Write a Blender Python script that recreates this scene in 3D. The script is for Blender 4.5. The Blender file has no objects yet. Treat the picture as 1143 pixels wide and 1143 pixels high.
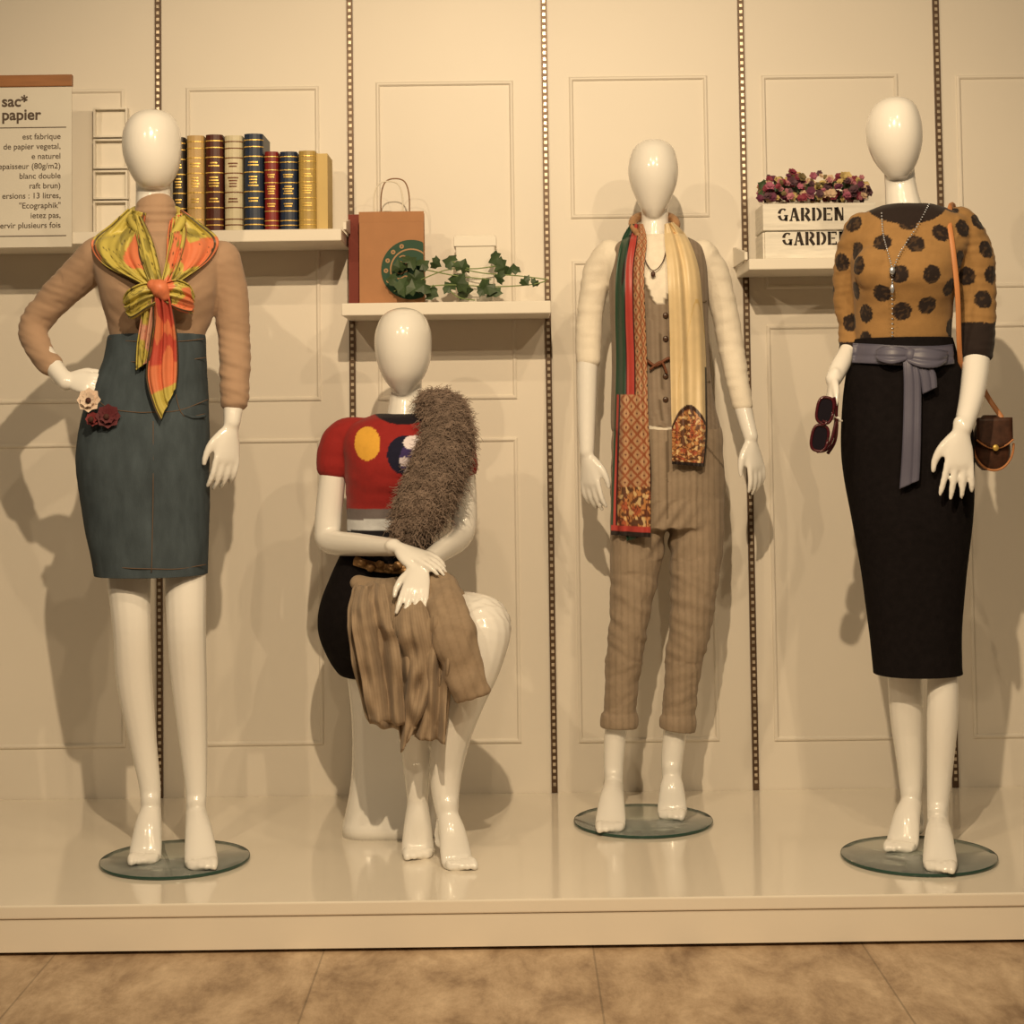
import bpy, bmesh, math, random
from mathutils import Vector, Matrix, noise
random.seed(7)
pi=math.pi
scene=bpy.context.scene
scene.view_settings.view_transform='Standard'
scene.view_settings.look='None'
# ---------------------------------------------------------------- survey set-up (metres)
F=1923.0; PPX=571.5; PPY=370.0
PITCH=math.radians(2.9); ROLL=math.radians(-0.75)
ZP=0.11                       # display platform top
WALL=4.90                     # back wall plane
CAM=Vector((0,0,ZP+1.05))
R=Matrix.Rotation(pi/2+PITCH,3,'X') @ Matrix.Rotation(ROLL,3,'Z')
def ray(px,py): return R@Vector(((px-PPX)/F,-(py-PPY)/F,-1))
def W(px,py,Y):
    d=ray(px,py); return CAM+d*(Y/d.y)
def G(px,py,z=ZP):
    d=ray(px,py); return CAM+d*((z-CAM.z)/d.z)
def proj(v):
    q=R.transposed()@(Vector(v)-CAM); return PPX-F*q.x/q.z, PPY+F*q.y/q.z
cam=bpy.data.objects.new('camera',bpy.data.cameras.new('camera'))
scene.collection.objects.link(cam)
cam.matrix_world=Matrix.Translation(CAM)@R.to_4x4()
cam.data.sensor_width=36; cam.data.lens=F/1143*36
cam.data.shift_y=(PPY-571.5)/1143
scene.camera=cam
# ---------------------------------------------------------------- colour + materials
def lin(v):
    v/=255.0
    return v/12.92 if v<=.04045 else ((v+.055)/1.055)**2.4
def C(r,g,b):            # measured colour -> albedo (warm lamps divided out)
    return (min(.9,lin(r)/.95),min(.9,lin(g)/.84),min(.9,lin(b)/.66))
def mat(name,col=(.8,.8,.8),rough=.5,metal=0,coat=0,var=.06,vscale=8,bump=0,bscale=60,bdist=.002,attr=False,
        trans=0,sheen=0,spec=.5,ior=1.45,stretch=(1,1,1)):
    m=bpy.data.materials.new(name); m.use_nodes=True
    nt=m.node_tree; N=nt.nodes; L=nt.links
    b=N['Principled BSDF']
    b.inputs['Roughness'].default_value=rough; b.inputs['Metallic'].default_value=metal
    b.inputs['Coat Weight'].default_value=coat; b.inputs['Coat Roughness'].default_value=.08
    b.inputs['Transmission Weight'].default_value=trans; b.inputs['IOR'].default_value=ior
    b.inputs['Specular IOR Level'].default_value=spec
    b.inputs['Sheen Weight'].default_value=sheen
    tc=N.new('ShaderNodeTexCoord'); mp=N.new('ShaderNodeMapping'); mp.inputs['Scale'].default_value=stretch
    L.new(tc.outputs['Object'],mp.inputs['Vector'])
    nz=N.new('ShaderNodeTexNoise'); nz.inputs['Scale'].default_value=vscale; nz.inputs['Detail'].default_value=4
    L.new(mp.outputs[0],nz.inputs['Vector'])
    mr=N.new('ShaderNodeMapRange'); mr.inputs['From Min'].default_value=.25; mr.inputs['From Max'].default_value=.75
    mr.inputs['To Min'].default_value=1-var; mr.inputs['To Max'].default_value=1+var
    L.new(nz.outputs[0],mr.inputs['Value'])
    vm=N.new('ShaderNodeVectorMath'); vm.operation='SCALE'
    if attr:
        at=N.new('ShaderNodeAttribute'); at.attribute_name='Col'; L.new(at.outputs['Color'],vm.inputs[0])
    else: vm.inputs[0].default_value=col
    L.new(mr.outputs[0],vm.inputs['Scale']); L.new(vm.outputs[0],b.inputs['Base Color'])
    if bump:
        n2=N.new('ShaderNodeTexNoise'); n2.inputs['Scale'].default_value=bscale; n2.inputs['Detail'].default_value=3
        L.new(mp.outputs[0],n2.inputs['Vector'])
        bp=N.new('ShaderNodeBump'); bp.inputs['Strength'].default_value=bump; bp.inputs['Distance'].default_value=bdist
        L.new(n2.outputs[0],bp.inputs['Height']); L.new(bp.outputs[0],b.inputs['Normal'])
    return m
# ---------------------------------------------------------------- mesh helpers
def empty(name,loc=(0,0,0)):
    e=bpy.data.objects.new(name,None); e.empty_display_size=.1; scene.collection.objects.link(e); return e
def mobj(name,vf,m,parent=None,smooth=True):
    me=bpy.data.meshes.new(name); me.from_pydata([tuple(v) for v in vf[0]],[],vf[1]); me.update()
    bm=bmesh.new(); bm.from_mesh(me); bmesh.ops.recalc_face_normals(bm,faces=bm.faces); bm.to_mesh(me); bm.free()
    o=bpy.data.objects.new(name,me); scene.collection.objects.link(o)
    if m: me.materials.append(m)
    if smooth: me.polygons.foreach_set('use_smooth',[True]*len(me.polygons))
    if parent: o.parent=parent
    return o
def merge(parts):
    V=[];Fc=[]
    for v,f in parts:
        o=len(V); V+=list(v); Fc+=[tuple(i+o for i in q) for q in f]
    return V,Fc
def cr(p0,p1,p2,p3,t):
    return .5*((2*p1)+(p2-p0)*t+(2*p0-5*p1+4*p2-p3)*t*t+(3*p1-p0-3*p2+p3)*t**3)
def dense(rows,sub):
    out=[];n=len(rows)
    for i in range(n-1):
        a=rows[max(0,i-1)];b=rows[i];c=rows[i+1];d=rows[min(n-1,i+2)]
        for s in range(sub):
            t=s/sub; out.append([cr(a[j],b[j],c[j],d[j],t) for j in range(len(b))])
    out.append(list(rows[-1])); return out
def skin_rings(rings,closed=True,cap=True):
    n=len(rings[0]);V=[v for r in rings for v in r];Fc=[]
    for i in range(len(rings)-1):
        for j in range(n if closed else n-1):
            k=(j+1)%n; Fc.append((i*n+j,i*n+k,(i+1)*n+k,(i+1)*n+j))
    if cap and closed:
        Fc.append(tuple(range(n))[::-1]); Fc.append(tuple((len(rings)-1)*n+j for j in range(n)))
    return V,Fc
def tube(pts,rad,n=16,sub=5,ref=(0,1,0),rnd=True):
    """pts: Vectors; rad: scalar or (side,ref) radii"""
    ref=Vector(ref)
    rows=[]
    for p,r in zip(pts,rad):
        ra,rb=(r,r) if not isinstance(r,(tuple,list)) else r
        rows.append([p[0],p[1],p[2],ra,rb])
    D=dense(rows,sub) if len(rows)>2 else dense(rows,max(1,sub))
    rings=[];m=len(D)
    P=[Vector(d[:3]) for d in D]
    def ring(c,t,ra,rb):
        b=ref-t*ref.dot(t)
        if b.length<1e-4: b=Vector((0,0,1))-t*t.z
        b.normalize(); a=t.cross(b)
        return [c+a*(ra*math.cos(2*pi*j/n))+b*(rb*math.sin(2*pi*j/n)) for j in range(n)]
    T=[]
    for i in range(m):
        t=(P[min(m-1,i+1)]-P[max(0,i-1)])
        T.append(t.normalized() if t.length>1e-9 else Vector((0,0,1)))
    if rnd:
        for s in (.25,.65,.9):
            r=min(D[0][3],D[0][4]); rings.append(ring(P[0]-T[0]*r*math.sqrt(1-s*s)*.9,T[0],D[0][3]*s,D[0][4]*s))
    for i in range(m): rings.append(ring(P[i],T[i],max(1e-4,D[i][3]),max(1e-4,D[i][4])))
    if rnd:
        for s in (.9,.65,.25):
            r=min(D[-1][3],D[-1][4]); rings.append(ring(P[-1]+T[-1]*r*math.sqrt(1-s*s)*.9,T[-1],D[-1][3]*s,D[-1][4]*s))
    return skin_rings(rings)
def fuse(name,parts,m,voxel=.0045,smooth=6,parent=None,fac=.5):
    V,Fc=merge(parts)
    o=mobj(name+'_src',(V,Fc),None)
    r=o.modifiers.new('r','REMESH'); r.mode='VOXEL'; r.voxel_size=voxel; r.use_smooth_shade=True
    s=o.modifiers.new('s','SMOOTH'); s.factor=fac; s.iterations=smooth
    dg=bpy.context.evaluated_depsgraph_get()
    me=bpy.data.meshes.new_from_object(o.evaluated_get(dg)); me.name=name
    bpy.data.objects.remove(o)
    q=bpy.data.objects.new(name,me); scene.collection.objects.link(q)
    me.materials.clear(); me.materials.append(m)
    me.polygons.foreach_set('use_smooth',[True]*len(me.polygons))
    if parent: q.parent=parent
    return q
def displace(o,fn):
    me=o.data; ns=[v.normal.copy() for v in me.vertices]
    for v,nn in zip(me.vertices,ns): v.co=v.co+nn*fn(v.co,nn)
    me.update()
def paint(o,fn):
    me=o.data
    a=me.color_attributes.new('Col','FLOAT_COLOR','POINT')
    buf=[]
    for v in me.vertices:
        c=fn(v.co,v.normal); buf+=[c[0],c[1],c[2],1]
    a.data.foreach_set('color',buf)
def box(x0,x1,y0,y1,z0,z1):
    V=[(x0,y0,z0),(x1,y0,z0),(x1,y1,z0),(x0,y1,z0),(x0,y0,z1),(x1,y0,z1),(x1,y1,z1),(x0,y1,z1)]
    return [Vector(v) for v in V],[(0,3,2,1),(4,5,6,7),(0,1,5,4),(1,2,6,5),(2,3,7,6),(3,0,4,7)]
def bevel(o,w=.004,seg=2):
    b=o.modifiers.new('b','BEVEL'); b.width=w; b.segments=seg; b.limit_method='ANGLE'
    return o
def n3(v,s=(1,1,1),o=0): return noise.noise(Vector((v[0]*s[0]+o,v[1]*s[1]+o*.7,v[2]*s[2]-o)))
class Fig:
    def __init__(s,Y0): s.Y=Y0; s.k=Y0/F
    def p(s,px,py,dy=0): return W(px,py,s.Y+dy)
    def limb(s,rows,**kw):
        pts=[s.p(r[0],r[1],r[2]) for r in rows]
        rad=[(r[3]*s.k,(r[4] if len(r)>4 else r[3])*s.k) for r in rows]
        return tube(pts,rad,**kw)
class Loft:
    """horizontal cross-sections. rows (py,xl,xr,half_depth_px,dy)"""
    def __init__(s,fig,rows,n=48,sub=5,e=2.2,fold=None):
        s.f=fig;s.e=e;s.r=[];rings=[]
        for r in dense([list(x) for x in rows],sub):
            py,xl,xr,dp,dy=r
            c=fig.p((xl+xr)/2,py,dy); rx=max(.001,(xr-xl)/2*fig.k); ry=max(.001,dp*fig.k)
            s.r.append((c.z,c.x,c.y,rx,ry)); ring=[]
            for j in range(n):
                a=2*pi*j/n; ca,sa=math.cos(a),math.sin(a)
                x=math.copysign(abs(ca)**(2/e),ca)*rx; y=math.copysign(abs(sa)**(2/e),sa)*ry
                q=1+(fold(a,c.z) if fold else 0)
                ring.append(Vector((c.x+x*q,c.y+y*q,c.z)))
            rings.append(ring)
        s.vf=skin_rings(rings)
    def at(s,z):
        r=s.r
        if z>=r[0][0]: return r[0]
        for a,b in zip(r,r[1:]):
            if a[0]>=z>=b[0]:
                t=(a[0]-z)/max(1e-6,a[0]-b[0]); return [a[i]*(1-t)+b[i]*t for i in range(5)]
        return r[-1]
    def front(s,px,py,off=.004):
        Y=s.f.Y
        for _ in range(5):
            P=W(px,py,Y); q=s.at(P.z); u=max(-.96,min(.96,(P.x-q[1])/q[3]))
            Y=q[2]-q[4]*(1-abs(u)**s.e)**(1/s.e)-off
        return W(px,py,Y)
def sheet(name,fig,rows,m,col=None,nu=24,sub=8,pleat=0,pf=3,drape=None,off=.008,parent=None,thick=.002,ph=0,pv=0,curl=0,rough=0):
    """rows: (xl,yl,xr,yr,dy) cloth strip with pleats. drape -> sits on loft surface"""
    D=dense([list(r) for r in rows],sub); V=[];uv=[]
    nv=len(D)
    for i,(xl,yl,xr,yr,dy) in enumerate(D):
        v=i/(nv-1)
        for j in range(nu+1):
            u=j/nu; px=xl+(xr-xl)*u; py=yl+(yr-yl)*u
            if drape: P=drape.front(px,py,off+abs(dy) if dy<0 else off)
            else: P=fig.p(px,py,dy)
            w=pleat*math.sin(2*pi*pf*u+ph+pv*v)+pleat*.5*math.sin(2*pi*pf*1.7*u+ph*2-pv*v*1.3)
            w-=curl*math.sin(pi*u)
            if rough: w+=rough*noise.noise(Vector((u*4+ph,v*7,ph)))
            V.append(P+Vector((0,w,0))); uv.append((u,v))
    Fc=[]
    for i in range(nv-1):
        for j in range(nu):
            a=i*(nu+1)+j; Fc.append((a,a+1,a+nu+2,a+nu+1))
    o=mobj(name,(V,Fc),m,parent)
    if col:
        at=o.data.color_attributes.new('Col','FLOAT_COLOR','POINT'); buf=[]
        for (u,v) in uv:
            c=col(u,v); buf+=[c[0],c[1],c[2],1]
        at.data.foreach_set('color',buf)
    if thick:
        s=o.modifiers.new('s','SOLIDIFY'); s.thickness=thick; s.offset=0
    return o
def hand(wrist,d,s,n,sc=1.0,curl=(.25,.3,.35,.4),spread=.08,thumb=.45):
    d=Vector(d).normalized(); n=Vector(n); n=(n-d*n.dot(d)).normalized()
    s=Vector(s); s=(s-d*s.dot(d)-n*s.dot(n)).normalized()
    P=lambda a,b,c: wrist+(d*a+s*b+n*c)*sc
    parts=[tube([P(-.02,0,0),P(.012,0,0),P(.045,.002,0),P(.08,0,0),P(.092,-.001,.001)],
        [(.021*sc,.017*sc),(.023*sc,.016*sc),(.034*sc,.014*sc),(.037*sc,.0115*sc),(.034*sc,.009*sc)],ref=n,n=20)]
    for i,(o,l) in enumerate(zip((.0285,.0095,-.0095,-.028),(.068,.077,.071,.056))):
        base=P(.078,o,0); ang=curl[i]*.6; dr=(d+s*(spread*(1.5-i))).normalized(); pts=[base,P(.092,o*1.04,0.001)]
        q=pts[-1]
        for ph,f in enumerate((.42,.32,.26)):
            dd=dr*math.cos(ang)+n*math.sin(ang); q=q+dd*l*f*sc; pts.append(q); ang+=curl[i]
        parts.append(tube(pts,[.0085*sc,.0088*sc,.0083*sc,.0077*sc,.0058*sc],n=10,sub=3,ref=n))
    t0=P(.018,.018,.003);t1=P(.05,.036+.02*thumb,.010);t2=P(.08,.040+.045*thumb,.016);t3=P(.103,.038+.055*thumb,.020)
    parts.append(tube([t0,t1,t2,t3],[.0135*sc,.0125*sc,.0092*sc,.0068*sc],n=12,ref=n))
    return parts
def foot(ankle,toe,inner=1,w=1.0):
    up=Vector((0,0,1)); h=toe-ankle; h.z=0; h.normalize(); s=up.cross(h)*inner
    g=toe.z
    ball=toe-h*.05; ball.z=g+.007
    ins=ankle.lerp(ball,.5)+up*.012
    low=Vector((ankle.x,ankle.y,0))-h*.028; low.z=max(g+.012,ankle.z-.062)
    parts=[tube([ankle+up*.03,ankle,ins,ball,toe-h*.018],[(.0245*w,.0255),(.026*w,.028),(.033*w,.026),(.040*w,.016),(.034*w,.009)],ref=(0,0,1),n=20),
           tube([ankle+up*.03-h*.004,ankle-h*.014-up*.02,low,low.lerp(ball,.45)+up*.008,ball],[.021,.024,(.025,.022),(.026,.016),(.035,.014)],ref=(0,0,1) ,n=16)]
    for o,l,r in ((.026,.022,.0115),(.008,.020,.0088),(-.007,.014,.0082),(-.020,.006,.0078),(-.031,-.004,.0072)):
        a=toe-h*.03+s*o*w; b=toe-h*.022+h*l+s*o*.92*w; a.z=g+.010; b.z=g+.003
        parts.append(tube([a,a.lerp(b,.6)+up*.003,b],[r,r,r*.85],n=10,sub=3,ref=(0,0,1)))
    return parts
def head(fig,rows,dr=1.18,dy=-.015): return Loft(fig,[(y,a,b,(b-a)/2*dr,dy) for y,a,b in rows],n=40,sub=5,e=2.0).vf
def ellip(c,rx,ry,rz,n=16):
    rings=[]
    for i in range(n+1):
        t=pi*(.02+.96*i/n)
        rings.append([c+Vector((rx*math.sin(t)*math.cos(2*pi*j/n),ry*math.sin(t)*math.sin(2*pi*j/n),rz*math.cos(t))) for j in range(n)])
    return skin_rings(rings)
# ---------------------------------------------------------------- common materials
m_wall=mat('cream_painted_panel',(.80,.745,.66),rough=.42,var=.03,vscale=2,bump=.05,bscale=180,bdist=.001)
m_plat=mat('glossy_cream_laminate',(.83,.77,.67),rough=.11,var=.03,vscale=3,coat=.5)
m_white=mat('gloss_white_fibreglass',(.87,.85,.81),rough=.2,coat=.4,var=.015,vscale=5)
m_shelf=mat('cream_shelf_laminate',(.84,.79,.70),rough=.35,var=.02)
m_metal=mat('slotted_metal',C(88,64,42),rough=.4,metal=.3,var=.15,vscale=30)
m_slot=mat('slot_bright',C(196,172,136),rough=.25,metal=.3,var=.5,vscale=40)
m_glass=mat('glass_base',(.90,.96,.93),rough=.03,trans=.85,var=.01,ior=1.5)
m_rim=mat('glass_rim',(.03,.07,.055),rough=.1,var=.1)
m_attr=mat('woven_cloth',attr=True,rough=.85,var=.07,vscale=60,bump=.3,bscale=350,bdist=.0015,sheen=.1,spec=.2)
m_silk=mat('printed_silk',attr=True,rough=.42,var=.05,vscale=40,bump=.1,bscale=200,bdist=.001)
# ---------------------------------------------------------------- room shell
def wx(px,py=450,Y=WALL): return W(px,py,Y).x
mobj('wall_back',box(-3.2,3.2,WALL,WALL+.12,0,3.1),m_wall,smooth=False)
# floor with planks
m_floor=bpy.data.materials.new('floor_planks'); m_floor.use_nodes=True
nt=m_floor.node_tree;N=nt.nodes;L=nt.links;b=N['Principled BSDF'];b.inputs['Roughness'].default_value=.42
tc=N.new('ShaderNodeTexCoord');mp=N.new('ShaderNodeMapping');mp.inputs['Scale'].default_value=(1.5,.7,1);L.new(tc.outputs['Object'],mp.inputs['Vector'])
nz=N.new('ShaderNodeTexNoise');nz.inputs['Scale'].default_value=5;nz.inputs['Detail'].default_value=12;nz.inputs['Roughness'].default_value=.75;nz.inputs['Distortion'].default_value=.2
L.new(mp.outputs[0],nz.inputs['Vector'])
rp=N.new('ShaderNodeValToRGB');L.new(nz.outputs[0],rp.inputs[0])
rp.color_ramp.elements[0].position=.33;rp.color_ramp.elements[0].color=(*C(122,92,62),1)
rp.color_ramp.elements[1].position=.68;rp.color_ramp.elements[1].color=(*C(208,176,134),1)
e=rp.color_ramp.elements.new(.5);e.color=(*C(174,142,104),1)
sx=N.new('ShaderNodeSeparateXYZ');L.new(tc.outputs['Object'],sx.inputs[0])
def mth(op,a,bb=None):
    q=N.new('ShaderNodeMath');q.operation=op
    for i,v in enumerate((a,bb)):
        if v is None: continue
        if isinstance(v,(int,float)): q.inputs[i].default_value=v
        else: L.new(v,q.inputs[i])
    return q.outputs[0]
fx=mth('FRACT',mth('DIVIDE',mth('ADD',sx.outputs[0],5.9+.43),.59))
seam=mth('LESS_THAN',mth('ABSOLUTE',mth('SUBTRACT',fx,.5)),.4965)
sc=mth('ADD',mth('MULTIPLY',seam,.35),.65)
vm=N.new('ShaderNodeVectorMath');vm.operation='SCALE';L.new(rp.outputs[0],vm.inputs[0]);L.new(sc,vm.inputs['Scale']);L.new(vm.outputs[0],b.inputs['Base Color'])
mobj('floor',box(-3.2,3.2,-.6,WALL+.12,-.05,0),m_floor,smooth=False)
# platform
YF=G(571,1004).y
plat=empty('display_platform')
bevel(mobj('deck',box(-3.0,3.0,YF,WALL-.001,ZP-.03,ZP),m_plat,plat,False),.004,3)
bevel(mobj('fascia',box(-3.0,3.0,YF+.004,YF+.03,.008,ZP-.0305),m_plat,plat,False),.001)
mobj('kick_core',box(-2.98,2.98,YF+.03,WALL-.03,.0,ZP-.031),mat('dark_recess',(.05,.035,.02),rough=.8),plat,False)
# wall mouldings
def molding(name,x0,x1,z0,z1,w=.012,d=.006):
    prof=[(0,0),(.0,d*.6),(w*.35,d),(w*.65,d),(w,d*.3),(w,0)]
    rings=[]
    for (cx,cz,sx_,sz_) in ((x0,z0,1,1),(x1,z0,-1,1),(x1,z1,-1,-1),(x0,z1,1,-1)):
        rings.append([Vector((cx+sx_*a,WALL-h,cz+sz_*a)) for a,h in prof])
    n=len(prof);V=[v for r in rings for v in r];Fc=[]
    for i in range(4):
        for j in range(n-1):
            k=(i+1)%4; Fc.append((i*n+j,i*n+j+1,k*n+j+1,k*n+j))
    mobj(name,(V,Fc),m_wall,None,False)
pan=[(-10,140,100,450),(-10,140,495,835),(209,359,97,448),(209,359,490,832),(423,578,91,446),(423,578,489,830),
     (641,797,85,243),(641,797,290,828),(858,1012,83,322),(858,1012,362,826),(1078,1230,83,320),(1078,1230,360,823)]
for i,(a,c,t,bt) in enumerate(pan):
    pc=(a+c)/2
    molding('trim_%d'%(i+1),wx(a,500),wx(c,500),W(pc,bt,WALL).z,W(pc,t,WALL).z)
strip_x=[178,394,613,835,1055]
for px in strip_x:
    X=wx(px,450); st=empty('shelf_standard')
    mobj('channel',box(X-.0085,X+.0085,WALL-.010,WALL,ZP+.001,3.05),m_metal,st,False)
    sl=[];z=ZP+.02
    while z<3.0:
        sl.append(box(X-.004,X+.004,WALL-.0112,WALL-.0095,z,z+.009)); z+=.0185
    mobj('slots',merge(sl),m_slot,st,False)
# ---------------------------------------------------------------- shelves
YS=4.64
def shelf(x0,x1,ztop,th=.034,brs=()):
    e=empty('wall_shelf')
    bevel(mobj('board',box(x0,x1,YS,WALL,ztop-th,ztop),m_shelf,e,False),.003)
    for bx in brs:
        V=[Vector((bx+q,y,z)) for q in (-.004,.004) for y,z in ((WALL,ztop),(YS+.02,ztop-.0),(YS+.02,ztop+.02),(WALL-.02,ztop+.055),(WALL,ztop+.055))]
        mobj('bracket',(V,[(0,1,2,3,4),(9,8,7,6,5)]+[(i,(i+1)%5,(i+1)%5+5,i+5) for i in range(5)]),m_shelf,e,False)
    return e
zs1=W(230,257,YS).z; shelf(W(-60,265,YS).x,W(381,265,YS).x,zs1,.033,(W(384,262,YS).x,))
zs2=W(498,337,YS).z; shelf(W(381,345,YS).x,W(615,345,YS).x,zs2,.034)
zs3=W(900,288,YS).z; shelf(W(836,290,YS).x,W(1060,290,YS).x,zs3,.03,(W(834,290,YS).x,))
# ---------------------------------------------------------------- books
gold=mat('gold_foil',C(215,170,80),rough=.35,metal=.4,var=.1,vscale=40)
pages=mat('book_pages',C(225,205,165),rough=.8,var=.15,vscale=200,stretch=(1,1,.05))
bk=empty('row_of_books')
books=[(192,207,153,(40,30,20)),(208,228,151,(190,150,90)),(229,249,150,(75,30,18)),(250,271,151,(205,185,140)),
       (272,294,149,(35,44,58)),(295,311,169,(120,28,22)),(312,332,169,(30,40,56))]
def book(x0,x1,z0,z1,y0,dep,col):
    w=x1-x0; r=w*.28; prof=[]
    for i in range(9):
        a=pi*i/8; prof.append((x0+w/2-math.cos(a)*w/2,y0+r-math.sin(a)*r))
    prof+=[(x1,y0+dep),(x0,y0+dep)]
    n=len(prof); V=[Vector((a,c,z)) for z in (z0,z1) for a,c in prof]
    Fc=[tuple(range(n))[::-1],tuple(range(n,2*n))]+[(i,(i+1)%n,(i+1)%n+n,i+n) for i in range(n)]
    m=mat('book_cover',C(*col),rough=.45,var=.12,vscale=30)
    mobj('book_cover',(V,Fc),m,bk,False)
    H=z1-z0; bands=[]
    def band(f0,f1,wf=1.0,o=.0012):
        pr=[(x0+w/2-math.cos(pi*i/8)*(w/2*wf+o*(wf==1.0)),y0+r-math.sin(pi*i/8)*(r+o)) for i in range(9)]
        if wf<1: pr=[(x0+w/2+(i/4-.5)*w*wf, y0+r-r*math.sqrt(1-((i/4-.5)*2*wf)**2)-o) for i in range(5)]
        k=len(pr);vv=[Vector((a,c,z0+H*f)) for f in (f0,f1) for a,c in pr]
        bands.append((vv,[(i,i+1,i+1+k,i+k) for i in range(k-1)]))
    for f in (.06,.12,.24,.40,.60,.76,.86,.93): band(f,f+.011)
    for f in (.46,.49,.52,.55,.67,.70,.30,.33): band(f,f+.014,random.uniform(.4,.65))
    mobj('gold_tooling',merge(bands),gold if col[0]<200 else mat('dark_tooling',C(110,60,30),rough=.5),bk,False)
    mobj('page_block',box(x0+.002,x1-.002,y0+.02,y0+dep+.002,z0+.003,z1+.0005),pages,bk,False)
for x0,x1,yt,col in books:
    Yb=YS+.03
    book(W(x0,200,Yb).x,W(x1-1,200,Yb).x,zs1,W((x0+x1)/2,yt,Yb).z,Yb,.15,col)
Yb=YS+.02; xa,xb=W(333,200,Yb).x,W(352,200,Yb).x; zt=W(345,168,Yb).z
book(xa,xb,zs1,zt,Yb,.16,(170,135,65))
cv=box(xb,xb+.03,Yb+.03,Yb+.16,zs1,zt-.004); mobj('slipcase',cv,mat('ochre_case',C(200,165,95),rough=.6),bk,False)
# ---------------------------------------------------------------- paper shopping bags
m_kraft=mat('kraft_paper',C(170,116,72),rough=.8,var=.08,vscale=12,bump=.2,bscale=20,bdist=.004)
m_kraft2=mat('red_paper',C(125,56,42),rough=.8,var=.08)
def bag(x0,x1,z0,z1,y0,dep,m,logo=False,handles=True):
    e=empty('paper_shopping_bag'); V=[];Fc=[]
    lv=[(0,0,0),(.15,0,0),(.6,.004,.006),(1,.0,.012)]
    rings=[]
    for f,ix,iy in lv:
        z=z0+(z1-z0)*f; yi=y0+iy; yb=y0+dep-iy; g=.012*f
        rings.append([Vector(q) for q in ((x0,yi,z),((x0+x1)/2,yi,z),(x1,yi,z),(x1-g,(yi+yb)/2,z),(x1,yb,z),((x0+x1)/2,yb,z),(x0,yb,z),(x0+g,(yi+yb)/2,z))])
    vf=skin_rings(rings,cap=False); vf[1].append(tuple(range(8))[::-1])
    o=mobj('bag_body',vf,m,e,False); s=o.modifiers.new('s','SOLIDIFY'); s.thickness=.0015
    mobj('top_fold',box(x0-.001,x1+.001,y0+.010,y0+.0125,z1-.028,z1+.001),m,e,False)
    if handles:
        for yy,h,ox,mm in ((y0+.014,.085,-.008,mat('white_cord',C(225,205,170),rough=.8)),(y0+dep-.016,.098,.008,mat('brown_cord_handle',C(140,100,66),rough=.8))):
            c=(x0+x1)/2+ox; w=(x1-x0)*.22
            pts=[Vector((c-w,yy,z1-.02)),Vector((c-w,yy,z1+h*.5)),Vector((c-w*.7,yy,z1+h*.9)),Vector((c,yy,z1+h)),Vector((c+w*.7,yy,z1+h*.9)),Vector((c+w,yy,z1+h*.5)),Vector((c+w,yy,z1-.02))]
            mobj('twisted_handle',tube(pts,[.0019]*7,n=8,sub=6,rnd=False),mm,e)
    return e
Yb=4.70
k2=bag(W(388,280,Yb+.05).x,W(440,280,Yb+.05).x,zs2,W(400,238,Yb+.05).z,Yb+.075,.08,m_kraft2,handles=False)
x0,x1=W(401,290,Yb).x,W(473,290,Yb).x; z1=W(437,236,Yb).z
kb=bag(x0,x1,zs2,z1,Yb,.07,m_kraft)
m_green=mat('green_ink',C(22,62,36),rough=.6,var=.05); m_cream=mat('kraft_ink',C(170,125,80),rough=.7)
def clipdisc(cx,cz,r0,r1,Y,xmax,zmin,n=48,a0=0,a1=2*pi):
    V=[];Fc=[]
    for i in range(n+1):
        a=a0+(a1-a0)*i/n
        for r in (r0,r1): V.append(Vector((min(xmax,cx+r*math.cos(a)),Y,max(zmin,cz+r*math.sin(a)))))
    for i in range(n): Fc.append((2*i,2*i+1,2*i+3,2*i+2))
    return V,Fc
ex,ez=W(459,301,Yb).x,W(459,301,Yb).z; xm=x1-.0005; zm=zs2+.003
rr=.082
mobj('emblem_disc',clipdisc(ex,ez,0,rr,Yb-.0016,xm,zm),m_green,kb,False)
em=[]
em.append(clipdisc(ex,ez,rr*.66,rr*.71,Yb-.0024,xm,zm))
for q in range(6):
    z=ez+rr*(.42-.17*q)
    pts=[Vector((ex-rr*.5*math.sqrt(max(.1,1-((z-ez)/rr/.66)**2))+t*.010,Yb-.0024,z+.004*math.sin(t*1.7+q))) for t in range(4)]
    em.append(tube(pts,[(.0018,.0004)]*4,n=6,sub=3))
for q in range(5):
    a=pi*(.62+.13*q); em.append(clipdisc(ex+rr*.84*math.cos(a),ez+rr*.84*math.sin(a),.002,.0065,Yb-.0024,xm,zm,n=10))
mobj('emblem_lines',merge(em),m_cream,kb,False)
# ---------------------------------------------------------------- square pot + ivy
pt=empty('square_ceramic_pot'); Yp=4.72
def frustum(x0,x1,y0,y1,z0,z1,t,th=.006):
    a=[Vector(q) for q in ((x0+t,y0+t,z0),(x1-t,y0+t,z0),(x1-t,y1-t,z0),(x0+t,y1-t,z0))]
    c=[Vector(q) for q in ((x0,y0,z1),(x1,y0,z1),(x1,y1,z1),(x0,y1,z1))]
    d=[Vector(q) for q in ((x0+th,y0+th,z1),(x1-th,y0+th,z1),(x1-th,y1-th,z1),(x0+th,y1-th,z1))]
    f=[v+Vector((0,0,-.03)) for v in d]
    return skin_rings([a,c,d,f])
bevel(mobj('pot_body',frustum(W(508,300,Yp).x,W(553,300,Yp).x,Yp,Yp+.11,zs2,W(530,262,Yp).z,.008),m_shelf,pt,False),.003)
zr=W(530,275,Yp).z; bevel(mobj('pot_band',box(W(507,300,Yp).x-.001,W(554,300,Yp).x+.001,Yp-.003,Yp+.112,zr,zr+.028),m_shelf,pt,False),.002)
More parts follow.
